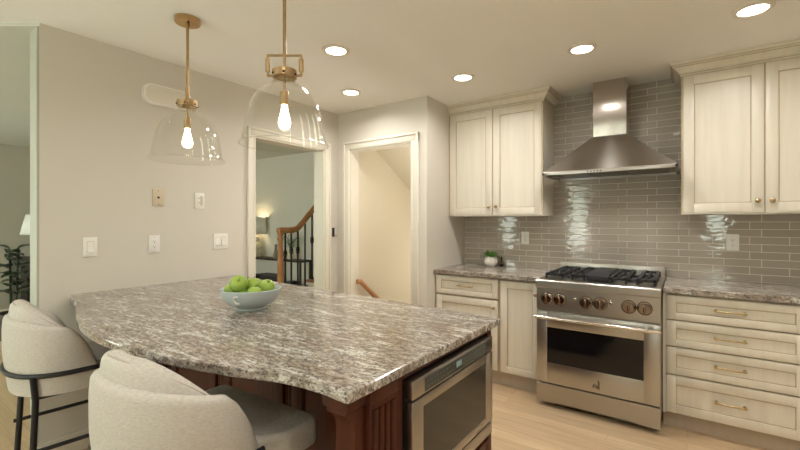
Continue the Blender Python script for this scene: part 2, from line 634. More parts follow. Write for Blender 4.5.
# door casings and linings
def casing(name, xf, u0, u1, top, depth, cw=.085, right_only=False):
    """lining through the wall plus a moulded casing on the face"""
    m = MB(xf)
    for s_, u in ((-1, u0), (1, u1)):
        a, b = (u - cw, u) if s_ < 0 else (u, u + cw)
        m.box(a, b, 0, top + cw, 0, .016, .003)
        m.box(min(a, b) if s_ < 0 else b - .022, a + .022 if s_ < 0 else b, 0, top + cw, .014, .026, .004)
        e = .012
        m.box(u - e if s_ < 0 else u, u if s_ < 0 else u + e, 0, top, .012, .022, .003)
    m.box(u0 - cw, u1 + cw, top, top + cw, 0, .0161, .003)
    m.box(u0 - cw, u1 + cw, top + cw - .022, top + cw, .014, .0262, .004)
    m.box(u0, u0 + .012, 0, top, -depth, .004)
    m.box(u1 - .012, u1, 0, top, -depth, .004)
    m.box(u0, u1, top - .012, top, -depth, .004)
    return struct(name, m, 'trim', None, None)


tag(casing('trim_1', face_left(XW), 2.03, 2.82, 2.04, .13, .07), 'white casing of the foyer doorway', 'door trim')
tag(casing('trim_2', face_back(YD), -2.741, -1.999, 2.05, .12, .075), 'white casing of the basement doorway', 'door trim')
struct('baseboard_left', MB().box(XW, XW + .014, .674, 1.098, 0, .10).box(XW, XW + .010, .674, 1.098, .10, .115).box(XW - .13, XW + .014, .660, .674, 0, .10), 'trim', 'white baseboard under the peninsula overhang', 'baseboard', smooth=False)
struct('baseboard_side', MB().box(LX, LX + .015, YR, 4.3, 0, .12), 'trim', 'white baseboard of the side room', 'baseboard', smooth=False)
struct('baseboard_foyer', MB().box(LX + .015, -3.80, 4.285, 4.3, 0, .12), 'trim', 'white baseboard of the foyer', 'baseboard', smooth=False)
struct('trim_3', MB().box(XW - .128, XW - .002, .663, .674, 0, ZC - .02), 'end_dimmed', 'end of the left wall, dimmer light put into its colour', 'trim', smooth=False)

tag(MB().box(XC, .87, YB - .010, YB, .914, ZC).build('tile_backsplash', 'tile', base=False, smooth=False),
    'taupe glazed subway tile backsplash behind range and counters', 'backsplash')


# ------------------------------------------------------------------ cabinet parts
def panel_front(name, parent, xf, u0, u1, v0, v1, w0, stile=.055, rail=.055, th=.02, frame='cream', bead='glaze', inner=None):
    """framed door or drawer front: stiles and rails, a recessed panel and the glazed bead around it"""
    m = MB(xf)
    b = .0025
    m.box(u0, u0 + stile, v0, v1, w0, w0 + th, b)
    m.box(u1 - stile, u1, v0, v1, w0, w0 + th, b)
    m.box(u0 + stile - .001, u1 - stile + .001, v0, v0 + rail, w0, w0 + th - .0003, b)
    m.box(u0 + stile - .001, u1 - stile + .001, v1 - rail, v1, w0, w0 + th - .0003, b)
    d = m.build(name, frame, parent)
    MB(xf).box(u0 + stile - .002, u1 - stile + .002, v0 + rail - .002, v1 - rail + .002, w0 + .001, w0 + th - .009).build('panel', inner or frame, d, smooth=False)
    g = MB(xf)
    a0, a1, c0, c1 = u0 + stile, u1 - stile, v0 + rail, v1 - rail
    e, top = .005, w0 + th - .0045
    lo = w0 + th - .010
    g.box(a0, a0 + e, c0, c1, lo, top).box(a1 - e, a1, c0, c1, lo, top).box(a0 + e, a1 - e, c0, c0 + e, lo, top).box(a0 + e, a1 - e, c1 - e, c1, lo, top)
    g.build('glazed_bead', bead, d, smooth=False)
    return d


def knob(parent, xf, u, v, w, r=.015, material='brass_dark'):
    p = Vector(xf(u, v, w))
    n = Vector(xf(u, v, w + 1)) - p
    return MB().lathe([(0, 0), (r * .55, 0), (r * .38, .008), (r * .5, .013), (r, .017), (r * .95, .024), (r * .5, .029), (0, .030)], p, n, 18).build('knob', material, parent)


def bar_pull(parent, xf, uc, v, w, length=.115):
    m = MB(xf)
    h = length / 2
    pts = [(uc - h + length * i / 12, v, w + .026 + .006 * math.sin(PI * i / 12)) for i in range(13)]
    mm = MB()
    mm.tube([xf(*p) for p in pts], .0058, 10)
    for s_ in (-1, 1):
        p = Vector(xf(uc + s_ * h * .97, v, w)); q = Vector(xf(uc + s_ * h * .97, v, w + .029))
        mm.lathe([(0, 0), (.009, 0), (.0075, .004), (.0045, .008), (.0045, .022), (.0075, .026), (.0075, .032), (0, .034)], p, q - p, 14)
        mm.ball(xf(uc + s_ * (h + .003), v, w + .027), .0062, seg=12, rings=8)
    return mm.build('pull', 'pull_brass', parent)


FB = face_back
# --- left base cabinets
yb = 3.16
def base_carcass(name, label, x0, x1):
    t = thing(name, label, 'cabinet', ((x0 + x1) / 2, 3.45, 0))
    MB().box(x0, x1, yb, YB - .012, .10, .8755).build('carcass', 'carcass', t, smooth=False)
    MB().box(x0, x1, yb + .035, yb + .055, 0, .10).build('toe_kick', 'carcass', t, smooth=False)
    return t


xf = FB(yb)
t = base_carcass('base_cabinet', 'cream base cabinet with one drawer over a door, left of corner', -1.842, -1.2435)
dr = panel_front('drawer', t, xf, -1.830, -1.254, .706, .864, .0005, .05, .042)
bar_pull(dr, xf, -1.545, .788, .012, .125)
d = panel_front('door', t, xf, -1.825, -1.256, .125, .688, .0005)
knob(d, xf, -1.283, .634, .0205, .014)
t = base_carcass('base_cabinet', 'narrow one door cream base cabinet beside the steel range', -1.2425, -.906)
d = panel_front('door', t, xf, -1.230, -.918, .125, .858, .0005)
knob(d, xf, -.945, .775, .0205, .014)
# --- right base cabinet, four drawers
t = base_carcass('drawer_cabinet', 'cream base cabinet of four drawers right of the range', -.128, .565)
MB().box(-.129, -.112, yb - .019, yb, .10, .8755).build('stile', 'cream', t, smooth=False)
MB().box(.565, .868, yb, YB - .012, 0, .8755).build('filler', 'cream', t, smooth=False)
for (z0, z1) in ((.708, .862), (.538, .698), (.357, .528), (.108, .347)):
    dr = panel_front('drawer', t, xf, -.110, .553, z0, z1, .0005, .052, .045 if z1 - z0 < .2 else .055)
    bar_pull(dr, xf, .212, (z0 + z1) / 2 + .004, .012, .14)

# --- upper cabinets
def crown(parent, x0, x1, yf, ret):
    """cove crown; ret = -1 returns to the wall at x0, +1 at x1"""
    prof = [(0, 2.336), (.006, 2.336), (.006, 2.350), (.014, 2.354), (.014, 2.362), (.024, 2.372), (.044, 2.392), (.052, 2.398), (.052, 2.406), (.060, 2.410), (.066, 2.420), (.066, 2.4285), (0, 2.4285)]
    m = MB()
    vs, fs = [], []
    for o, z in prof:
        if ret > 0:
            pts = [(x0, yf - o), (x1 + o, yf - o), (x1 + o, YB - .011)]
        else:
            pts = [(x0 - o, YB - .011), (x0 - o, yf - o), (x1, yf - o)]
        vs += [(x, y, z) for x, y in pts]
    n = len(prof)
    for i in range(n):
        j = (i + 1) % n
        for k in range(2):
            fs.append((i * 3 + k, i * 3 + k + 1, j * 3 + k + 1, j * 3 + k))
    fs += [tuple(i * 3 for i in range(n)), tuple(i * 3 + 2 for i in range(n))]
    m.add(vs, fs)
    c = m.build('crown_moulding', 'cream', parent, smooth=False)
    g = MB()
    for (o, z) in ((.0142, 2.351), (.0525, 2.3945), (.0605, 2.4075), (.0065, 2.3375)):
        if ret > 0:
            pts = [(x0, yf - o, z), (x1 + o, yf - o, z), (x1 + o, YB - .012, z)]
        else:
            pts = [(x0 - o, YB - .012, z), (x0 - o, yf - o, z), (x1, yf - o, z)]
        for a, b in zip(pts, pts[1:]):
            g.box(min(a[0], b[0]) - .001, max(a[0], b[0]) + .001, min(a[1], b[1]) - .001, max(a[1], b[1]) + .001, z - .0016, z + .0016)
    g.build('glaze_line', 'glaze', c, smooth=False)


yu = 3.422
xu = FB(yu)
def upper(label, x0, x1, ret, knobs):
    t = thing('wall_cabinet', label, 'cabinet', ((x0 + x1) / 2, 3.58, 1.387), )
    MB().box(x0, x1, yu, YB - .011, 1.387, 2.425).box(x0, x1, yu - .018, yu, 1.387, 1.392).build('carcass', 'cream', t, smooth=False)
    xm = (x0 + x1) / 2
    MB().box(xm - .006, xm + .006, yu - .008, yu, 1.392, 2.335).box(x0, x0 + .018, yu - .016, yu, 1.392, 2.335).box(x1 - .018, x1, yu - .016, yu, 1.392, 2.335).build('face_frame', 'glaze', t, smooth=False)
    d = panel_front('door', t, xu, x0 + .012, xm - .004, 1.396, 2.332, .0005, .06, .062)
    knob(d, xu, xm - .034, 1.468, .0205, knobs)
    d = panel_front('door', t, xu, xm + .004, x1 - .012, 1.396, 2.332, .0005, .06, .062)
    knob(d, xu, xm + .034, 1.468, .0205, knobs)
    crown(t, x0, x1, yu, ret)
    return t


upper('cream two door wall cabinet left of the range hood', -1.842, -.968, 1, .014)
upper('cream two door wall cabinet right of the range hood', -.033, .83, -1, .015)

# --- stone counters of the range wall
def slab(name, label, pts, z0=.884, z1=.914):
    o = MB().prism(pts, z0, z1).build(name, 'granite', base=False, smooth=False, bevel=.007)
    return tag(o, label, 'countertop')


slab('granite_countertop', 'speckled granite countertop left of the range, under the potted succulent', [(-1.842, 3.112), (-.905, 3.112), (-.905, YB - .0105), (-1.842, YB - .0105)], .876)
slab('granite_countertop', 'speckled granite countertop right of the range, over four drawers', [(-.128, 3.112), (.868, 3.112), (.868, YB - .0105), (-.128, YB - .0105)], .876)

# ------------------------------------------------------------------ peninsula
px0, px1, py0, py1 = XW + .002, -.69, 1.10, 1.655
t = thing('kitchen_peninsula', 'dark cherry wood peninsula base carrying the curved granite top', 'kitchen peninsula', (-1.8, 1.3, 0))
MB().box(px0, px1 - .30, py0, py1, .09, .8832).box(px1 - .30, px1 - .11, py0 - .14, py0, .09, .8832).box(px0, px1 - .06, py0 + .0, py1 - .05, 0, .09).box(px1 - .12, px1, .95, .985, 0, .8832) \
    .box(px1 - .30, px1, 1.615, py1, .09, .8832).box(px1 - .30, px1, .985, 1.615, .09, .44).box(px1 - .30, px1, .985, 1.615, .865, .8832).build('body', 'cherry', t, smooth=False)
# corner post with reeds
post = MB().box(px1 - .115, px1 + .004, .83, .95, .0, .8832, .003).box(px1 - .121, px1 + .010, .824, .956, 0, .12, .004).box(px1 - .119, px1 + .008, .826, .954, .845, .8832, .003).build('corner_post', 'cherry', t)
for y in (.852, .878, .904, .930):
    MB().rod((px1 + .004, y, .16), (px1 + .004, y, .83), .0095, seg=12).build('reed', 'cherry', post)
for x in (-.04, -.066, -.092):
    MB().rod((px1 + x + .007, .83, .16), (px1 + x + .007, .83, .66), .0095, seg=12).build('reed', 'cherry', post)
cp = [(.83, .853), (.757, .853), (.757, .838), (.768, .832), (.780, .822), (.789, .806), (.793, .784), (.793, .70), (.797, .672), (.81, .655), (.83, .65)]
MB().prism(cp, px1 - .085, px1 - .012, 0).prism([(.83, .8835), (.752, .8835), (.752, .852), (.83, .852)], px1 - .095, px1 - .002, 0).build('corbel', 'cherry', t, bevel=.003)
fn = lambda u, v, w: (u, py0 - w, v)
for (a, b) in ((-1.30, -1.00), (-1.80, -1.36), (-2.30, -1.86), (-2.80, -2.36)):
    panel_front('wainscot_panel', t, fn, a, b, .14, .85, 0.0, .06, .07, .018, 'cherry', 'cherry')
for xc in (-1.33, -1.83, -2.33):
    for k in (-1, 0, 1):
        MB().rod((xc + k * .016, py0 - .002, .14), (xc + k * .016, py0 - .002, .85), .007, seg=10).build('reed', 'cherry', t)
xm_ = face_left(px1)
dr = panel_front('drawer', t, xm_, .992, 1.61, .105, .437, .0005, .06, .06, .02, 'cherry', 'cherry')
tag(dr, 'lower cherry drawer front')

outline = [(XW + .001, .815), (-2.80, .780), (-2.72, .764), (-2.66, .760), (-2.60, .756), (-2.53, .732), (-2.42, .695), (-2.28, .655), (-2.155, .622), (-2.05, .601), (-1.95, .586),
           (-1.87, .579), (-1.79, .575), (-1.69, .575), (-1.586, .580), (-1.50, .590), (-1.416, .602), (-1.295, .622), (-1.19, .645), (-1.081, .674), (-.99, .704), (-.93, .725),
           (-.89, .733), (-.855, .738), (-.78, .743), (-.70, .737), (-.683, .737), (-.676, .744), (-.664, 1.695), (-1.25, 1.742), (-1.9, 1.79), (XW + .001, 1.865)]
slab('granite_peninsula_top', 'big curved granite slab on the peninsula, carrying the apple bowl', outline)

# --- microwave drawer in the end of the peninsula
xm_ = face_left(-.69)
t = thing('microwave_drawer', 'stainless drawer microwave built into the cherry end of the peninsula', 'microwave', (-.75, 1.3, .445))
MB().box(-.95, -.688, 1.0, 1.6, .45, .855).build('body', 'steel_dark', t, smooth=False)
cp_ = MB(xm_).box(.998, 1.602, .803, .860, .0005, .028, .003).build('control_panel', 'micro_steel', t)
ds = MB(xm_).box(1.068, 1.532, .809, .851, .026, .0292).build('display_panel', 'panel_glass', cp_, smooth=False)
MB(xm_).box(1.276, 1.318, .822, .842, .0285, .0297).build('display', 'lcd', ds, smooth=False)
for i in range(22):
    u = 1.082 + i * .0205
    if 1.262 < u < 1.328:
        continue
    MB(xm_).box(u, u + .009, .836, .840, .029, .0296).build('button_legend', 'legend', ds, smooth=False)
    MB(xm_).box(u, u + .012, .820, .823, .029, .0296).build('button_legend', 'legend', ds, smooth=False)
dm = MB(xm_)
u0, u1, v0, v1 = .998, 1.602, .512, .797
a0, a1, b0, b1 = 1.062, 1.536, .545, .765
dm.box(u0, a0, v0, v1, .0005, .028, .003).box(a1, u1, v0, v1, .0005, .028, .003).box(a0 - .002, a1 + .002, v0, b0, .0005, .0278, .003).box(a0 - .002, a1 + .002, b1, v1, .0005, .0278, .003)
door = dm.build('door', 'micro_steel', t)
MB(xm_).box(a0 - .001, a1 + .001, b0 - .001, b1 + .001, .004, .0262).build('window', 'micro_glass', door, smooth=False)
MB(xm_).box(u0, u1, .458, .506, .0005, .026, .003).build('lower_trim', 'micro_steel', t)


def lettering(name, txt, size, material, parent, xf, u, v, w, depth=.0005):
    c = bpy.data.curves.new(name, 'FONT')
    c.body, c.size, c.extrude = txt, size, depth
    o = bpy.data.objects.new(name, c)
    COL.objects.link(o)
    dg = bpy.context.evaluated_depsgraph_get()
    me = bpy.data.meshes.new_from_object(o.evaluated_get(dg))
    bpy.data.objects.remove(o)
    bm = bmesh.new(); bm.from_mesh(me); bpy.data.meshes.remove(me)
    b = MB(); b.bm.free(); b.bm = bm
    for q in bm.verts:
        q.co = Vector(xf(u + q.co.x, v + q.co.y, w + q.co.z))
    return b.build(name, material, parent, smooth=False)


lettering('lettering', 'JENN-AIR', .019, 'steel_x', door, xm_, 1.435, .524, .0285)

# ------------------------------------------------------------------ range
RX0, RX1, RY = -.897, -.135, 2.997
rx = FB(RY)
RC = (RX0 + RX1) / 2
t = thing('kitchen_range', 'stainless gas range with black cast iron grates and bronze knobs', 'range', (RC, 3.36, 0))
MB().box(RX0, RX1, RY + .03, YB - .014, .07, .895).box(RX0 + .03, RX1 - .03, RY + .08, YB - .03, .0, .07).build('body', 'steel_dark', t, smooth=False)
MB().box(RX0 - .004, RX1 + .004, RY + .028, YB - .013, .893, .918, .004).build('cooktop', 'steel', t)
MB().prism([(RY - .012, .918), (RY - .020, .910), (RY - .020, .868), (RY - .012, .858), (RY + .03, .858), (RY + .03, .9182)], RX0 - .004, RX1 + .004, 0).build('bullnose', 'steel', t, bevel=.003)
cpn = MB().prism([(RY - .004, .859), (RY - .004, .704), (RY + .035, .704), (RY + .035, .859)], RX0, RX1, 0).build('control_panel', 'steel', t, bevel=.002)
def unproj_x(px, Y):
    u = (px - 400) / FPX
    return Y * (math.cos(YAW) * u - math.sin(YAW)) / (math.sin(YAW) * u + math.cos(YAW))
for px in (546.5, 559.5, 585.5, 600, 628.5, 644.5):
    x = unproj_x(px, RY - .02)
    k = MB().lathe([(0, 0), (.041, 0), (.041, .006), (.034, .010), (.033, .028), (.030, .032), (0, .032)], (x, RY - .004, .785), (0, -1, 0), 26).build('knob', 'knob_steel', cpn)
    MB().lathe([(.041, .001), (.0445, .003), (.042, .009), (.038, .007), (.041, .001)], (x, RY - .004, .785), (0, -1, 0), 26).build('bezel', 'bronze', k)
    MB().box(x - .0065, x + .0065, RY - .048, RY - .032, .785 - .028, .785 + .028, .003).build('grip', 'bronze', k)
for px in (575, 611):
    x = unproj_x(px, RY - .01)
    b_ = MB().lathe([(0, 0), (.013, 0), (.013, .006), (.009, .009), (0, .009)], (x, RY - .004, .797), (0, -1, 0), 20).build('push_button', 'knob_steel', cpn)
# oven door
dz0, dz1 = .178, .688
wx0, wx1, wz0, wz1 = -.824, -.226, .322, .578
dm = MB(rx)
dm.box(RX0, wx0, dz0, dz1, -.035, 0, .003).box(wx1, RX1, dz0, dz1, -.035, 0, .003).box(wx0 - .002, wx1 + .002, dz0, wz0, -.035, -.0002, .003).box(wx0 - .002, wx1 + .002, wz1, dz1, -.035, -.0002, .003)
door = dm.build('oven_door', 'steel', t)
MB(rx).box(wx0 - .001, wx1 + .001, wz0 - .001, wz1 + .001, -.03, -.003).build('window', 'oven_glass', door, smooth=False)
h = MB().rod((RX0 - .002, RY - .052, .655), (RX1 + .002, RY - .052, .655), .0125, seg=18)
for s_ in (RX0 + .05, RX1 - .05):
    h.prism([(RY + .0, .672), (RY - .048, .662), (RY - .056, .650), (RY - .03, .644), (RY + .0, .640)], s_ - .012, s_ + .012, 0)
h.build('handle', 'steel_x', door)
ex = unproj_x(596, RY); ez = .238
e = MB(rx)
e.prism([(ex - .004, ez - .026), (ex + .022, ez - .034), (ex + .022, ez + .018), (ex + .010, ez + .034), (ex + .010, ez - .012), (ex - .004, ez + .0)], 0, .0012)
e.prism([(ex - .022, ez - .026), (ex - .008, ez - .026), (ex - .008, ez + .004), (ex - .022, ez - .012)], 0, .0012)
tag(e.build('emblem', 'emblem', door, smooth=False), 'dark angular emblem')
kx = MB(rx).prism([(RX0, .168), (RX0, .036), (RX0 + .12, .036), (RX0 + .125, .044), (RX1 - .13, .044), (RX1 - .125, .036), (RX1, .036), (RX1, .168)], -.035, 0)
kx.build('kick_panel', 'steel', t, smooth=False, bevel=.002)
# low back guard with vent slots
bgd = MB().box(RX0, RX1, 3.674, 3.73, .905, .990, .004).build('back_guard', 'steel', t)
for k in range(5):
    x = RX0 + .085 + k * .148
    MB().box(x - .045, x + .045, 3.6893, 3.692, .964, .974).build('vent_slot', 'slot', bgd, smooth=False)
# grates
gz = .958
def grate(x0, x1, y0, y1):
    g = MB()
    b = .0065
    g.box(x0, x0 + 2 * b, y0, y1, gz - .018, gz, .002).box(x1 - 2 * b, x1, y0, y1, gz - .018, gz, .002)
    ym = (y0 + y1) / 2
    for y in (y0, ym - b, y1 - 2 * b):
        g.box(x0, x1, y, y + 2 * b, gz - .018, gz, .002)
    for yc in ((y0 + ym) / 2, (ym + y1) / 2):
        for k in range(3):
            xx = x0 + (x1 - x0) * (k + .5) / 3
            if k == 1:
                g.box(xx - b, xx + b, yc - (ym - y0) / 2, yc - .035, gz - .016, gz + .002, .002).box(xx - b, xx + b, yc + .035, yc + (ym - y0) / 2, gz - .016, gz + .002, .002)
            else:
                g.box(xx - b * .8, xx + b * .8, yc - (ym - y0) / 2, yc + (ym - y0) / 2, gz - .014, gz + .004, .002)
    for x in (x0 + b, x1 - b):
        for y in (y0 + b, ym, y1 - b):
            g.box(x - b, x + b, y - b, y + b, .917, gz - .01)
    return g.build('grate', 'iron', t)


gy0, gy1 = 3.075, 3.655
for a, b in ((545.5, 563.0), (571.0, 585.0), (609.0, 627.0), (636.0, 656.0)):
    grate(unproj_x(a, gy0), unproj_x(b, gy0), gy0, gy1)
ga, gb = unproj_x(586.0, gy0), unproj_x(608.2, gy0)
MB().box(ga, gb, gy0, gy1, .922, gz + .004, .006).box(ga + .004, gb - .004, gy0 + .03, gy1 - .03, gz + .002, gz + .008, .003).build('griddle', 'iron', t)
for x in ((unproj_x(563, gy0) + unproj_x(571, gy0)) / 2, (unproj_x(627, gy0) + unproj_x(636, gy0)) / 2):
    for y in (gy0 + .145, gy1 - .145):
        MB().lathe([(0, .917), (.055, .917), (.05, .923), (.038, .924), (.038, .934), (.034, .938), (0, .938)], (x, y, 0), (0, 0, 1), 24).build('burner', 'iron', t)

# ------------------------------------------------------------------ hood
hx0, hx1, hy0, hy1 = -.930, -.045, 3.245, YB - .0115
cx0, cx1, cy0 = -.605, -.373, 3.48
t = thing('range_hood', 'stainless pyramid range hood with square chimney above the range', 'range hood', ((hx0 + hx1) / 2, 3.5, 1.683))
MB().box(cx0, cx1, cy0, hy1, 1.99, ZC - .002, .002).build('chimney', 'hood_up', t)
vs, fs = [], []
N = 8
for i in range(N + 1):
    s_ = i / N
    k = s_ ** .97 + .01 * math.sin(PI * s_)          # slightly hollow sides
    z = 1.722 + (2.0 - 1.722) * s_
    x0_, x1_, y0_ = hx0 + (cx0 - .004 - hx0) * k, hx1 + (cx1 + .004 - hx1) * k, hy0 + (cy0 - .004 - hy0) * k
    vs += [(x0_, y0_, z), (x1_, y0_, z), (x1_, hy1, z), (x0_, hy1, z)]
for i in range(N):
    for k in range(4):
        fs.append((i * 4 + k, i * 4 + (k + 1) % 4, i * 4 + 4 + (k + 1) % 4, i * 4 + 4 + k))
fs += [(0, 1, 2, 3), (N * 4, N * 4 + 1, N * 4 + 2, N * 4 + 3)]
m = MB(); m.add(vs, fs); m.build('canopy', 'hood', t)
MB().box(hx0, hx1, hy0, hy0 + .02, 1.696, 1.7225, .002).box(hx0, hx0 + .02, hy0, hy1, 1.696, 1.7223, .002).box(hx1 - .02, hx1, hy0, hy1, 1.696, 1.7223, .002).box(hx0, hx1, hy1 - .02, hy1, 1.696, 1.722).build('rim', 'steel', t)
MB().box(hx0 + .02, hx1 - .02, hy0 + .02, hy1 - .02, 1.712, 1.718).build('underside', 'steel_dark', t, smooth=False)
for k in range(3):
    xa = hx0 + .06 + k * .256
    MB().box(xa, xa + .25, hy0 + .11, hy1 - .05, 1.706, 1.7125).build('filter', 'filter', t, smooth=False)
for k in range(5):
    MB().rod((-.60 + k * .022, hy0 - .002, 1.706), (-.60 + k * .022, hy0 + .002, 1.706), .006, seg=10).build('button', 'slot', t)
for x in (-.72, -.26):
    o = MB().rod((x, hy0 + .075, 1.713), (x, hy0 + .075, 1.708), .028, seg=20).build('lamp', 'hood_lens', t)
    l = bpy.data.lights.new('hood_lamp', 'SPOT')
    l.energy = 5; l.color = LAMP_COL; l.spot_size = 2.2; l.spot_blend = .6; l.shadow_soft_size = .025
    lo = bpy.data.objects.new('hood_lamp_light', l); COL.objects.link(lo); lo.location = (x, hy0 + .075, 1.700)

# ------------------------------------------------------------------ ceiling lights
DOWN = [(.277, 2.754, 'recessed ceiling downlight in front of the right wall cabinet, largest in view'),
        (-.542, 2.756, 'recessed ceiling downlight in front of the range hood chimney'),
        (-1.384, 2.778, 'recessed ceiling downlight in front of the left wall cabinet'),
        (-1.827, 1.874, 'recessed ceiling downlight right beside the nearer glass pendant'),
        (-2.315, 2.553, 'recessed ceiling downlight near the corner between the two doorways')]
DOWN_FILL = [(.30, 1.0), (-.55, .2), (-1.9, -.5), (.6, -.6), (1.3, 1.6)]  # unseen lamps added for fill, without fixtures
for x, y, lab in DOWN + [(a, b, None) for a, b in DOWN_FILL]:
    if lab:
        t = thing('recessed_light', lab, 'ceiling light', (x, y, ZC - .008), 'recessed ceiling lights')
        MB().lathe([(.062, ZC - .0006), (.088, ZC - .0006), (.086, ZC - .006), (.064, ZC - .009), (.062, ZC - .0006)], (x, y, 0), (0, 0, 1), 32).build('trim_ring', 'trim', t)
        MB().lathe([(0, ZC - .005), (.0625, ZC - .005), (.0625, ZC - .001), (0, ZC - .001)], (x, y, 0), (0, 0, 1), 32).build('lens', 'lens', t)
    l = bpy.data.lights.new('downlight', 'AREA')
    l.shape = 'DISK'; l.size = .12; l.energy = 6; l.color = LAMP_COL; l.spread = 2.8
    lo = bpy.data.objects.new('downlight', l); COL.objects.link(lo); lo.location = (x, y, ZC - .012)

for x, y, z, e in ((-2.06, 3.40, 1.75, 3.5), (-2.06, 4.6, .9, 9)):  # unseen, no fixtures; the far one added to brighten the sloping ceiling
    l = bpy.data.lights.new('stairwell_unseen_light', 'POINT')
    l.shadow_soft_size = .06; l.energy = e; l.color = LAMP_COL
    lo = bpy.data.objects.new('stairwell_unseen_light', l); COL.objects.link(lo); lo.location = (x, y, z)

# ------------------------------------------------------------------ pendants
def pendant(label, px, py, ang):
    """brass stem, ring and yoke carrying a clear glass bell"""
    t = thing('pendant_light', label, 'pendant light', (px, py, 1.645), 'glass bell pendants over the peninsula')
    A = lambda a, z: (px + a * math.cos(ang), py + a * math.sin(ang), z)
    canopy = MB().lathe([(0, ZC - .0008), (.064, ZC - .0008), (.064, ZC - .022), (.060, ZC - .026), (.012, ZC - .026), (.012, ZC - .045), (0, ZC - .045)], (px, py, 0), (0, 0, 1), 36).build('canopy', 'brass', t)
    for s_ in (-1, 1):
        q = (px + .038 * s_ * .8, py - .038 * .3 * s_, ZC - .031)
        MB().ball(q, .006, seg=10, rings=6).build('screw', 'screw', canopy)
    zb = 2.052
    MB().rod((px, py, ZC - .04), (px, py, zb - .005), .0075, seg=14).build('stem', 'brass_dark', t)
    y_ = MB()
    hw = .072
    y_.tube([A(-hw - .003, zb), A(hw + .003, zb)], .0055, 8)
    for s_ in (-1, 1):
        y_.tube([A(s_ * hw, zb), A(s_ * hw, 1.962)], .0055, 8)
        y_.tube([A(s_ * hw, 1.965), A(s_ * .05, 1.965)], .0055, 8)
    yo = y_.build('yoke', 'brass_dark', t)
    for s_ in (-1, 1):
        MB().rod(A(s_ * hw, 2.036), A(s_ * hw, 1.982), .0105, seg=14).build('sleeve', 'brass_dark', yo)
    ring = MB().lathe([(.047, 1.957), (.052, 1.957), (.052, 1.986), (.047, 1.986), (.047, 1.957)], (px, py, 0), (0, 0, 1), 32) \
        .rod((px - .048, py, 1.968), (px + .048, py, 1.968), .004).rod((px, py - .048, 1.968), (px, py + .048, 1.968), .004).build('ring', 'brass_dark', t)
    for k in range(6):
        a = PI * k / 3 + .3
        MB().ball((px + .053 * math.cos(a), py + .053 * math.sin(a), 1.966), .005, seg=10, rings=6).build('thumb_screw', 'screw', ring)
    MB().rod((px, py, zb - .0), (px, py, 1.895), .006, seg=12).build('inner_stem', 'brass_dark', t)
    MB().lathe([(0, 1.898), (.015, 1.898), (.0185, 1.894), (.0185, 1.842), (.0145, 1.838), (0, 1.838)], (px, py, 0), (0, 0, 1), 20).build('socket', 'brass_dark', t)
    MB().lathe([(.012, 1.838), (.0135, 1.822), (.018, 1.800), (.0235, 1.777), (.026, 1.762), (.024, 1.747), (.016, 1.737), (0, 1.733)], (px, py, 0), (0, 0, 1), 24).build('bulb', 'bulb', t)
    bell = [(.046, 1.992), (.045, 1.968), (.044, 1.946), (.046, 1.936), (.060, 1.924), (.082, 1.905), (.105, 1.886), (.128, 1.858), (.147, 1.822), (.160, 1.780), (.168, 1.735),
            (.173, 1.700), (.178, 1.672), (.186, 1.652), (.192, 1.645)]
    bell = [(a * .975, 1.666 + (b - 1.645) * (1.992 - 1.666) / (1.992 - 1.645)) for a, b in bell]
    MB().lathe(bell, (px, py, 0), (0, 0, 1), 56).build('glass_shade', 'glass', t, solid=.0035)
    MB().lathe([(.1872 + .003 * math.cos(2 * PI * q / 8), 1.666 + .003 * math.sin(2 * PI * q / 8)) for q in range(9)], (px, py, 0), (0, 0, 1), 56).build('glass_rim', 'glass', t)


pendant('clear glass bell pendant hanging farther back, its brass ceiling canopy in view', -2.203, 1.124, math.atan2(.513, -1.006))
pendant('clear glass bell pendant nearer the centre, its square brass yoke face on', -1.418, 1.14, YAW)

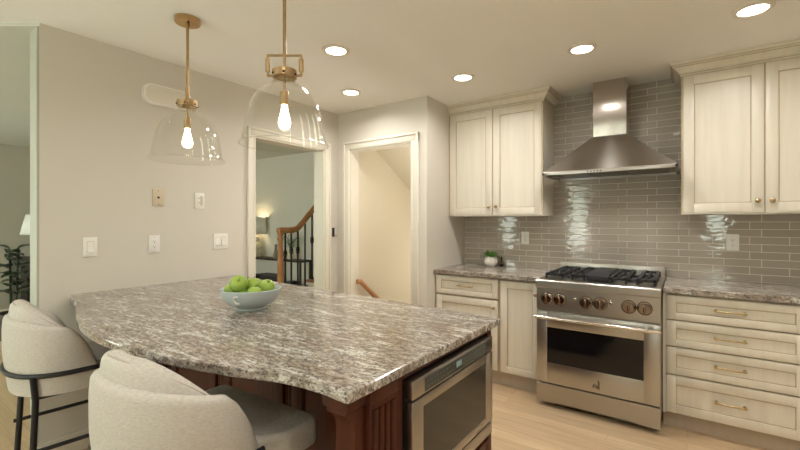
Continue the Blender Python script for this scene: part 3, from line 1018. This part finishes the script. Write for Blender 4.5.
# ------------------------------------------------------------------ wall plates
def plate(name, label, cat, xf, uc, vc, w=.072, h=.116, material='plastic', kind='outlet', gang=1):
    p = Vector(xf(uc, vc, 0))
    t = thing(name, label, cat, p)
    MB(xf).box(uc - w / 2, uc + w / 2, vc - h / 2, vc + h / 2, .0006, .0066, .0025).build('cover', material, t)
    sc = MB()
    n = Vector(xf(0, 0, 1)) - Vector(xf(0, 0, 0))
    if kind == 'outlet':
        MB(xf).box(uc - .018, uc + .018, vc - .034, vc + .034, .0064, .0086, .001).build('receptacle', material, t)
        s_ = MB(xf)
        for dv in (-.017, .017):
            for du in (-.007, .006):
                s_.box(uc + du, uc + du + .002, vc + dv - .002, vc + dv + .007, .0084, .0089)
            s_.box(uc - .003, uc + .003, vc + dv - .011, vc + dv - .006, .0084, .0089)
        s_.build('slots', 'slot', t, smooth=False)
    elif kind == 'rocker':
        for g in range(gang):
            u = uc + (g - (gang - 1) / 2) * .046
            f = MB(xf).box(u - .018, u + .018, vc - .034, vc + .034, .0062, .0075).build('switch_bezel', 'almond', t, smooth=False)
            MB(lambda a, b, c, xf=xf: xf(a, b, c)).prism([(vc - .031, .007), (vc - .031, .0135), (vc, .0098), (vc + .031, .0082), (vc + .031, .007)], u - .0155, u + .0155, 0).build('rocker', material, t, smooth=False)
    elif kind == 'jack':
        MB().lathe([(0, 0), (.0075, 0), (.0075, .004), (.0045, .004), (.0045, .010), (0, .010)], Vector(xf(uc, vc, .0064)), n, 14).build('socket', 'slot', t)
    elif kind == 'recess':
        f = MB(xf).box(uc - .022, uc - .018, vc - .038, vc + .038, .0064, .011).box(uc + .018, uc + .022, vc - .038, vc + .038, .0064, .011).box(uc - .018, uc + .018, vc + .034, vc + .038, .0064, .011).box(uc - .018, uc + .018, vc - .038, vc - .034, .0064, .011).build('recess_frame', material, t, smooth=False)
        MB(xf).box(uc + .002, uc + .018, vc - .034, vc + .034, .0064, .0072).build('painted_recess_shade', 'almond', t, smooth=False)  # almond strip paints shade into one side of the recess
        s_ = MB(xf)
        for dv in (-.017, .015):
            s_.box(uc - .012, uc - .010, vc + dv, vc + dv + .007, .0066, .0072).box(uc - .004, uc - .002, vc + dv, vc + dv + .007, .0066, .0072)
        s_.build('slots', 'slot', t, smooth=False)
    if kind in ('jack', 'outlet'):
        for dv in (-.045, .045):
            MB().ball(xf(uc, vc + dv, .0066), .0028, seg=8, rings=6).build('screw', 'slot' if kind == 'jack' else 'almond', t)
    return t


fl = face_left(XW)
plate('wall_switch', 'white single rocker switch on the left wall, nearest the wall end', 'switch', fl, .906, 1.184, .072, .116, kind='rocker')
plate('wall_outlet', 'white duplex outlet low on the left wall below the almond plate', 'outlet', fl, 1.262, 1.186, .072, .116)
plate('wall_switch', 'white double rocker switch beside the foyer doorway', 'switch', fl, 1.735, 1.187, .116, .116, kind='rocker', gang=2)
plate('cable_jack', 'almond cable jack plate on the left wall', 'wall plate', fl, 1.287, 1.498, .072, .116, material='almond', kind='jack')
plate('recessed_outlet', 'white recessed outlet below the farther pendant, beside the almond plate', 'outlet', fl, 1.572, 1.487, .07, .116, kind='recess')
fb = FB(YB - .010)
plate('wall_outlet', 'white outlet on the tiles beside the potted succulent', 'outlet', fb, -1.223, 1.186, .072, .116)
plate('wall_outlet', 'white outlet on the tiles under the right wall cabinet', 'outlet', fb, .265, 1.187, .072, .118)
t = thing('door_chime', 'long rounded white door chime box high on the left wall', 'door chime', (XW, 1.34, 2.18))
m = MB(fl)
oc = []
for (cu, cv, a0_) in ((1.445, 2.195, 0), (1.235, 2.195, 90), (1.235, 2.165, 180), (1.445, 2.165, 270)):
    oc += [(cu + .05 * math.cos(math.radians(a0_ + 15 * q)), cv + .05 * math.sin(math.radians(a0_ + 15 * q))) for q in range(7)]
m.prism(oc, .0008, .040, 2)
m.build('housing', 'plastic', t)
MB(fl).prism([(1.34 + (a - 1.34) * .93, 2.18 + (b - 2.18) * .86) for a, b in oc], .039, .045, 2).build('cover', 'trim', t)
t = thing('door_latch', 'small black door latch on the wall between the two doorways', 'latch', (XW, 2.94, 1.24))
MB(fl).box(2.927, 2.951, 1.185, 1.275, .0006, .014, .003).build('plate', 'black', t)
MB(fl).rod((2.945, 1.20, .012), (2.972, 1.197, .026), .006).build('latch_arm', 'steel', t)
t = thing('wall_clip', 'small white cord clip on the tiles beside the hood', 'clip', (-.062, YB - .01, 2.0))
MB(fb).box(-.088, -.040, 1.992, 2.012, .0006, .016, .005, 3).build('clip_body', 'plastic', t)

# ------------------------------------------------------------------ succulent on the left counter
def at_z(px, py, z):
    u, v = (px - 400) / FPX, (221.88 - py) / FPX
    c, s = math.cos(YAW), math.sin(YAW)
    k = (z - CAM_H) / v
    return Vector((k * (c * u - s), k * (s * u + c), z))
PX, PY = -1.508, 3.612
t = thing('potted_succulent', 'small green succulent in a faceted white pot on left counter', 'potted plant', (PX, PY, .9145))
prof = [(.036, 0), (.056, .022), (.064, .048), (.052, .098)]
vs, fs = [], []
n = 9
for i, (r, z) in enumerate(prof):
    for k in range(n):
        a = 2 * PI * (k + .5 * (i % 2)) / n
        vs.append((PX + r * math.cos(a), PY + r * math.sin(a), .9148 + z))
for i in range(3):
    for k in range(n):
        k2 = (k + 1) % n
        a, b, c_, d_ = i * n + k, i * n + k2, (i + 1) * n + k, (i + 1) * n + k2
        fs += [(a, b, c_), (b, d_, c_)] if i % 2 == 0 else [(a, b, d_), (a, d_, c_)]
fs.append(tuple(range(n)))
vs += [(PX + .044 * math.cos(2 * PI * k / n), PY + .044 * math.sin(2 * PI * k / n), 1.0128) for k in range(n)]
vs += [(PX + .042 * math.cos(2 * PI * k / n), PY + .042 * math.sin(2 * PI * k / n), .992) for k in range(n)]
for k in range(n):
    k2 = (k + 1) % n
    fs += [(3 * n + k, 3 * n + k2, 4 * n + k2, 4 * n + k), (4 * n + k, 4 * n + k2, 5 * n + k2, 5 * n + k)]
fs.append(tuple(5 * n + k for k in range(n)))
m = MB(); m.add(vs, fs); m.build('pot', 'pot', t, smooth=False)
MB().lathe([(0, .993), (.041, .993), (.041, .998), (0, 1.0)], (PX, PY, 0), (0, 0, 1), 18).build('soil', 'soil', t)
m = MB()
for ring, (cnt, tilt, ln) in enumerate(((10, .35, .075), (9, .75, .080), (7, 1.15, .078))):
    for k in range(cnt):
        a = 2 * PI * (k + .4 * ring) / cnt + random.uniform(-.2, .2)
        m.leaf((PX + .018 * math.cos(a), PY + .018 * math.sin(a), .999), (math.cos(a) * math.cos(tilt), math.sin(a) * math.cos(tilt), math.sin(tilt)), ln * random.uniform(.85, 1.2), .030, .15, .004)
tag(m.build('leaves', 'leaf', t), 'small green leaves')
t = thing('cord_plug', 'small black cord plug behind the potted succulent', 'cord', (PX + .075, 3.68, .9145))
MB().box(PX + .058, PX + .092, 3.675, 3.70, .9147, .935, .004).tube([(PX + .075, 3.69, .93), (PX + .072, 3.70, .96), (PX + .065, 3.71, 1.0)], .006, 8).build('plug', 'black', t)

# ------------------------------------------------------------------ fruit bowl
BX, BY, BZ = -1.717, 1.181, .9145
t = thing('fruit_bowl', 'pale blue grey stoneware bowl on the peninsula holding green apples', 'bowl', (BX, BY, BZ))
prof = [(0, 0), (.066, 0), (.070, .004), (.064, .012), (.074, .017), (.096, .027), (.119, .045), (.136, .070), (.143, .097), (.1435, .100), (.141, .1015), (.138, .099), (.130, .073), (.113, .049), (.090, .033), (.04, .022), (0, .021)]
prof = [(a * .975, b) for a, b in prof]
MB().lathe(prof, (BX, BY, BZ), (0, 0, 1), 56).build('bowl_body', 'bowl', t)
fd = Vector((.62, -.78, 0)).normalized()
pr = Vector((fd.y, -fd.x, 0)) * -1
hb = []
for i in range(9):
    a = math.radians(60 + 240 * i / 8)
    c_ = Vector((BX, BY, BZ)) + Vector((math.sin(math.radians(36.5)) * -1 + .0, 0, 0)) * 0
    off = -.034 + .013 * math.cos(a)
    zz = .064 + .017 * math.sin(a)
    rr = .122 + (zz - .047) * .40
    an = math.atan2(-.72, .69) + off / .12
    hb.append((BX + rr * math.cos(an), BY + rr * math.sin(an), BZ + zz))
tag(MB().tube(hb, .0042, 8).build('pale_curl', 'pot', t), 'small white curl on the bowl side')  # pale curved tube laid on the bowl wall


def apple(label, c, r, tilt, az):
    t = thing('green_apple', label, 'apple', c, 'green apples in the bowl')
    ax = Vector((math.sin(tilt) * math.cos(az), math.sin(tilt) * math.sin(az), math.cos(tilt)))
    prof = []
    for i in range(25):
        a = PI * i / 24
        rr = r * (math.sin(a) ** .92) * (1 + .06 * math.cos(a))
        hh = -r * .90 * math.cos(a)
        d = math.exp(-((rr / r) / .30) ** 2)
        hh += -.26 * r * d if a > PI / 2 else .13 * r * d
        prof.append((max(0, rr) if 0 < i < 24 else 0, hh))
    MB().lathe(prof, c, ax, 28).build('fruit', 'apple', t)
    p = Vector(c) + ax * (r * .62)
    MB().tube([p, p + ax * r * .25 + Vector((.002, 0, 0)), p + ax * r * .42 + Vector((.006, .002, 0))], .0018, 6).build('stem', 'stem', t)


def bp(px, py, depth):      # a point on the sight line through a pixel, at a depth along the view axis
    px, py, depth = px - 1, py + 1, depth - .03
    u, v = (px - 400) / FPX, (221.88 - py) / FPX
    c, s = math.cos(YAW), math.sin(YAW)
    return (depth * (c * u - s), depth * (s * u + c), CAM_H + depth * v)


cam_az = math.atan2(-BY, -BX)
apple('green apple at top left of the bowl, its dimple facing out', bp(239.8, 282.6, 1.915), .041, .95, cam_az)
apple('green apple partly hidden behind the top left one', bp(247.5, 283.5, 2.03), .038, .25, 0)
apple('green apple in the middle of the pile, no dimple in view', bp(255.0, 284.0, 1.965), .0395, .15, 2.5)
apple('green apple at right end of the bowl, dimple on top', bp(268.0, 285.6, 1.955), .037, .62, cam_az + .2)
apple('yellowish green apple peeking over left rim of the bowl', bp(231.8, 288.6, 1.965), .032, .4, 3)
apple('green apple low at front of bowl below the top left one', bp(241.0, 293.6, 1.920), .030, .2, 1)
apple('green apple low at front of bowl below the middle one', bp(255.6, 291.6, 1.905), .033, .2, 2)

# ------------------------------------------------------------------ counter stools
def stool_path(hw, dep, arm, n=30):
    pts = [(hw, arm * (1 - i / 8)) for i in range(8)]
    pts += [(hw * math.copysign(abs(math.cos(a)) ** .86, math.cos(a)), -dep * math.sin(a) ** .86) for a in [PI * i / n for i in range(n + 1)]]
    pts += [(-hw, arm * (i + 1) / 8) for i in range(8)]
    return pts


def rim_h(y, arm, z_arm, z_back, z_end, dep, ex=1.15):
    y0 = -.045
    if y <= y0:
        return z_arm + (z_back - z_arm) * min(1, (y0 - y) / (dep + y0)) ** ex
    q = min(1, (y - y0) / (arm - y0))
    return z_end + (z_arm - z_end) * (1 - q ** 1.6) ** .8


def wrap(hw, dep, arm, th, z0, top, taper):
    """U-shaped upholstered wall with a rounded rim; top(y) gives the rim height"""
    P = stool_path(hw, dep, arm)
    n = len(P)
    m = MB(); vs, fs = [], []
    K = None
    for i, (x, y) in enumerate(P):
        a = Vector(P[max(0, i - 1)]); b = Vector(P[min(n - 1, i + 1)])
        tdir = (b - a).normalized()
        nin = Vector((tdir.y, -tdir.x))
        c = Vector((0, .03))
        if nin.dot(c - Vector((x, y))) < 0:
            nin = -nin
        h = top(y)
        r = th / 2
        sec = [(0, z0), (-.006, z0 + (h - z0) * .25), (-.010, z0 + (h - z0) * .5), (-.005, z0 + (h - z0) * .8)]
        sec += [(r - r * math.cos(q), max(z0, h - r) + r * math.sin(q)) for q in [PI * k / 8 for k in range(9)]]
        sec += [(th, z0 + (h - z0) * .5), (th, z0)]
        K = len(sec)
        for d, z in sec:
            s_ = 1 - taper * max(0, (.88 - z) / .3)
            vs.append(((x + nin.x * d) * s_, (y + nin.y * d) * s_, z))
    for i in range(n - 1):
        for k in range(K):
            k2 = (k + 1) % K
            fs.append((i * K + k, i * K + k2, (i + 1) * K + k2, (i + 1) * K + k))
    fs += [tuple(range(K)), tuple(range((n - 1) * K, n * K))]
    m.add(vs, fs)
    return m


def make_stool(label):
    t = thing('counter_stool', label, 'stool', (0, 0, 0), 'upholstered counter stools at the peninsula')
    t_shell = lambda y: rim_h(y, .10, .866, .908, .60, .225)
    t_pad = lambda y: rim_h(y, .08, .848, .968, .66, .195, .85)
    wrap(.268, .225, .10, .046, .575, t_shell, .07).build('outer_shell', 'fabric', t)
    pad = wrap(.230, .203, .08, .062, .60, t_pad, .05).build('back_cushion', 'fabric', t)
    P = stool_path(.230 - .012, .203 - .012, .08)
    MB().tube([(x, y, t_pad(y) + .0005 - .004) for x, y in P[4:-4]], .0028, 6).build('seam', 'piping', pad)
    s = MB()
    s.box(-.205, .205, -.13, .315, .578, .676, .034, 5)
    s.build('seat', 'fabric', t)
    # flaring front of the seat cushion
    f = MB().prism([(-.212, .10), (.212, .10), (.268, .17), (.268, .295), (.245, .32), (-.245, .32), (-.268, .295), (-.268, .17)], .580, .672)
    f.build('seat_front', 'fabric', t, bevel=.026)
    b = MB()
    P = stool_path(.268 * .965 + .008, .225 * .965 + .008, .08)
    b.tube([(x, y, .668) for x, y in P], .0085, 8, rz=.011)
    b.build('back_band', 'black', t)
    for sx_ in (-1, 1):
        MB().tube([(sx_ * .222, -.150, .668), (sx_ * .212, -.140, .56), (sx_ * .235, -.165, .0)], .0125, 10).build('leg', 'black', t)
        MB().tube([(sx_ * .215, .255, .585), (sx_ * .238, .275, .0)], .0125, 10).build('leg', 'black', t)
        MB().tube([(sx_ * .222, -.171, .345), (sx_ * .225, .263, .345)], .009, 10).build('footrest', 'black', t)
    MB().tube([(-.226, .264, .27), (.226, .264, .27)], .009, 10).build('footrest', 'black', t)
    MB().box(-.21, .21, -.15, .27, .562, .580).build('seat_frame', 'black', t, smooth=False)
    return t


st1 = make_stool('pale upholstered counter stool nearest the camera, seat tucked under the curved granite')
st1.location = (-1.275, .645, 0)
st1.rotation_euler = (0, 0, math.radians(3))
st2 = copy_tree(st1)
st2['label'] = 'pale upholstered counter stool by the wall end, black legs and back band in view'
st2.location = (-2.49, .68, 0)
st2.rotation_euler = (0, 0, math.radians(-6))

# ------------------------------------------------------------------ stairwell handrail
t = thing('handrail', 'short oak handrail sloping down the stairwell wall', 'handrail', (-2.69, 3.2, .6))
hr = [(-2.69, 3.10 + .25 * i, .735 - .19 * i) for i in range(9)]
MB().tube([(-2.69, 3.06, .735)] + hr, .020, 12, rz=.026).build('rail', 'oak', t)
for i in (1, 4, 7):
    x, y, z = hr[i]
    MB().tube([(-2.69, y - .05, z + .022), (-2.69, y - .05, z - .02), (-2.735, y - .05, z - .03)], .008, 8).lathe([(0, 0), (.025, 0), (.025, .005), (0, .005)], (-2.744, y - .05, z - .03), (1, 0, 0), 14).build('bracket', 'black', t)

# ------------------------------------------------------------------ foyer: stairs, railing, console
SX = -3.76
def stair_y(px):
    u = (px - 400) / FPX
    c, s = math.cos(YAW), math.sin(YAW)
    return SX * (s * u + c) / (c * u - s)
sy0 = stair_y(281) + .05
m = MB()
tr = []
for k in range(6):
    y0 = 2.90 + (0 if k == 0 else .26 + .235 * (k - 1))
    y1 = 2.90 + .26 + .235 * k
    m.box(SX - .02, -3.05, y0, min(y1, 4.29), 0, .21 * (k + 1) - .03)
    tr.append((y0, y1, .21 * (k + 1)))
stairs = tag(m.build('foyer_stairs', 'trim', smooth=False, base=False), 'white staircase with oak treads rising beyond the foyer doorway', 'stairs')
for y0, y1, z in tr:
    MB().box(SX - .05, -3.045, y0 - .03, min(y1, 4.29), z - .029, z, .006).build('tread', 'oak', stairs)
t = thing('stair_railing', 'oak stair rail with dark iron balusters seen through the foyer doorway', 'stair railing', (SX, sy0, .21))
ny = stair_y(280.5)
MB().box(SX - .045, SX + .045, ny - .045, ny + .045, .2105, .38, .004).lathe([(.040, .38), (.028, .40), (.030, .42), (.024, .44), (.031, .60), (.037, .72), (.033, .90), (.025, 1.05), (.024, 1.12), (.034, 1.135), (.026, 1.155), (.030, 1.18), (.040, 1.215), (0, 1.22)], (SX, ny, 0), (0, 0, 1), 20).build('newel', 'oak', t)
ry = [stair_y(p) for p in (278, 284, 290, 294, 298, 303, 308, 314, 322)]
rzv = [1.235, 1.238, 1.238, 1.242, 1.262, 1.33, 1.408, 1.50, 1.62]
MB().tube([(SX, y, z) for y, z in zip(ry, rzv)] + [(SX, 4.28, 2.12)], .030, 12, rz=.034).build('handrail', 'oak', t)
def rail_z(y):
    for (a, b, za, zb_) in zip(ry, ry[1:], rzv, rzv[1:]):
        if a <= y <= b:
            return za + (zb_ - za) * (y - a) / (b - a)
    return rzv[-1] + (2.12 - rzv[-1]) * (y - ry[-1]) / (4.28 - ry[-1]) if y > ry[-1] else rzv[0]
for i, px in enumerate((285.3, 291.3, 297.8, 305, 312, 319, 326, 333)):
    y = stair_y(px)
    zt = max([z for (y0, y1, z) in tr if y >= y0 - .03] or [.21])
    b = MB().box(SX - .0075, SX + .0075, y - .0075, y + .0075, zt + .0005, rail_z(y) - .02)
    b.box(SX - .013, SX + .013, y - .013, y + .013, zt + .0005, zt + .03, .003)
    bo = b.build('baluster', 'black', t, smooth=False)
    if i % 2 == 0 or i == 1:
        zk = 1.0 - .06 * (i == 0) if i < 3 else rail_z(y) - .36
        if i == 0: zk = .97
        bk = MB()
        for q in range(4):
            pts = []
            for j in range(11):
                s_ = j / 10
                a = q * PI / 2 + s_ * PI
                r = .022 * math.sin(PI * s_)
                pts.append((SX + r * math.cos(a), y + r * math.sin(a), zk - .055 + .11 * s_))
            bk.tube(pts, .0045, 6)
        bk.build('basket', 'black', bo)

CY0, CY1 = 4.05, 4.27
t = thing('console_table', 'dark open shelf console table behind the stair railing', 'table', (-5.1, 4.07, 0))
MB().box(-6.2, -4.68, CY0, CY1, .725, .755, .003).build('table_top', 'console', t)
MB().box(-6.18, -4.70, CY0 + .01, CY1 - .01, .34, .365, .003).build('shelf', 'console', t)
for x in (-6.19, -4.71):
    for y in (CY0 + .002, CY1 - .027):
        MB().box(x, x + .025, y, y + .025, 0, .7245).build('leg', 'console', t, smooth=False)
def table_lamp(name, label, x, y, z, shade_r0, shade_r1, z_s0, z_s1, balls, lit):
    t = thing(name, label, 'lamp', (x, y, z))
    b = MB()
    zz = z + .012
    b.lathe([(0, z + .0005), (balls[0][0] * .9, z + .0005), (balls[0][0] * .9, z + .012), (0, z + .012)], (x, y, 0), (0, 0, 1), 24)
    for r, h in balls:
        b.ball((x, y, zz + h * .5), r, r, h * .56)
        zz += h
    b.build('lamp_base', 'lamp_base', t)
    MB().rod((x, y, zz - .01), (x, y, z_s1 - .01), .006).build('lamp_stem', 'brass', t)
    MB().lathe([(shade_r0, z_s0), (shade_r1, z_s1)], (x, y, 0), (0, 0, 1), 40).build('lamp_shade', 'shade', t, solid=.004)
    if lit:
        MB().ball((x, y, (z_s0 + z_s1) / 2 + .02), .03).build('bulb', 'bulb', t)
        l = bpy.data.lights.new('table_lamp', 'POINT')
        l.energy = lit; l.color = (1, .72, .38); l.shadow_soft_size = .03
        lo = bpy.data.objects.new('table_lamp_light', l); COL.objects.link(lo); lo.location = (x, y, (z_s0 + z_s1) / 2 + .07)


table_lamp('table_lamp', 'lit table lamp with stacked cream globes on the foyer console', -5.90, 4.16, .755, .165, .15, 1.13, 1.41, [(.085, .125), (.08, .115), (.07, .10)], 2.6)
t = thing('bud_vase', 'slim taupe vase of green sprigs on the foyer console', 'vase', (-5.36, 4.14, .755))
MB().lathe([(0, .7555), (.045, .7555), (.052, .79), (.03, .86), (.018, .92), (.026, .975), (.02, .975), (.014, .92), (0, .9)], (-5.36, 4.14, 0), (0, 0, 1), 20).build('vase_body', 'grey_vase', t)
t = thing('leafy_branch', 'green leafy branches on the console behind the stair balusters', 'plant', (-5.02, 4.15, .755))
MB().lathe([(0, .7555), (.05, .7555), (.065, .80), (.05, .88), (.035, .90), (.03, .89), (0, .86)], (-5.02, 4.15, 0), (0, 0, 1), 20).build('jar', 'lamp_base', t)
sm, lm = MB(), MB()
for k in range(9):
    a = random.uniform(0, 2 * PI); r = random.uniform(.06, .20); hh = random.uniform(.18, .40)
    tip = Vector((-5.02 + r * math.cos(a), 4.11 + r * .4 * math.sin(a), .88 + hh))
    sm.tube([(-5.02, 4.15, .87), (-5.02 + r * .3 * math.cos(a), 4.14 + .2 * r * math.sin(a), .88 + hh * .6), tip], .0025, 6)
    for q in range(7):
        p = Vector((-5.02, 4.15, .87)).lerp(tip, .35 + .65 * q / 6)
        b2 = random.uniform(0, 2 * PI)
        lm.leaf(p, (math.cos(b2), math.sin(b2) * .6, .3), .075, .04, .3)
sm.build('branches', 'dark_leaf', t)
lm.build('leaves', 'leaf', t)
for k, (x, w_, h_, lab) in enumerate(((-5.95, .30, .09, 'dark tray box on the lower console shelf, left end'), (-5.50, .42, .12, 'long dark storage basket on lower console shelf'), (-5.0, .16, .05, 'flat dark book on the lower console shelf, right end'))):
    o = MB().box(x - w_ / 2, x + w_ / 2, CY0 + .03, CY1 - .03, .3655, .3655 + h_, .008).build(('storage_box', 'storage_basket', 'book')[k], 'book')
    tag(o, lab, ('box', 'basket', 'book')[k])
    if k == 1:
        MB().box(x - w_ / 2 - .004, x + w_ / 2 + .004, CY0 + .026, CY1 - .026, .3655 + h_ - .02, .3655 + h_ + .006, .004).build('lid', 'charcoal', o)

# ------------------------------------------------------------------ side room seen past the wall end
t = thing('sideboard', 'dark grey sideboard by the far side room wall', 'sideboard', (-7.1, 1.9, 0))
sxa, sya, syb = -7.35, 1.37, 2.6
MB().box(sxa, -6.75, sya, syb, .83, .87, .004).build('table_top', 'charcoal', t)
MB().box(sxa + .02, -6.77, sya + .02, syb - .02, .64, .83).build('apron', 'charcoal', t, smooth=False)
for x in (sxa + .02, -6.83):
    for y in (sya + .02, syb - .08):
        MB().box(x, x + .06, y, y + .06, 0, .64).build('leg', 'charcoal', t, smooth=False)
MB().box(sxa + .03, -6.78, sya + .03, syb - .03, .0, .62).build('dark_front', 'black', t, smooth=False)
table_lamp('table_lamp', 'unlit table lamp with white tapered shade in the side room', -7.0, 1.60, .871, .17, .115, 1.17, 1.43, [(.07, .13), (.05, .10)], 0)
gx, gy = -6.30, 1.235
t = thing('rubber_plant', 'dark leafy rubber plant beside the sideboard in side room', 'potted plant', (gx, gy, 0))
MB().lathe([(0, .0005), (.13, .0005), (.17, .30), (.15, .30), (.14, .26), (0, .26)], (gx, gy, 0), (0, 0, 1), 28).build('pot', 'charcoal', t)
sm, lm = MB(), MB()
rnd = random.Random(3)
for k in range(4):
    a = 2 * PI * k / 4 + .5
    base = Vector((gx + .03 * math.cos(a), gy + .03 * math.sin(a), .26))
    tip = Vector((gx + .05 * math.cos(a), gy + .05 * math.sin(a), .98 + .05 * (k % 2)))
    sm.tube([base, base.lerp(tip, .5), tip], .007, 8)
    for q in range(6):
        p = base.lerp(tip, .35 + .65 * q / 5)
        b2 = a + q * 2.3 + rnd.uniform(-.3, .3)
        lm.leaf(p, (math.cos(b2), math.sin(b2), .75), .19, .125, .55, .003)
sm.build('stems', 'dark_leaf', t)
lm.build('leaves', 'dark_leaf', t)
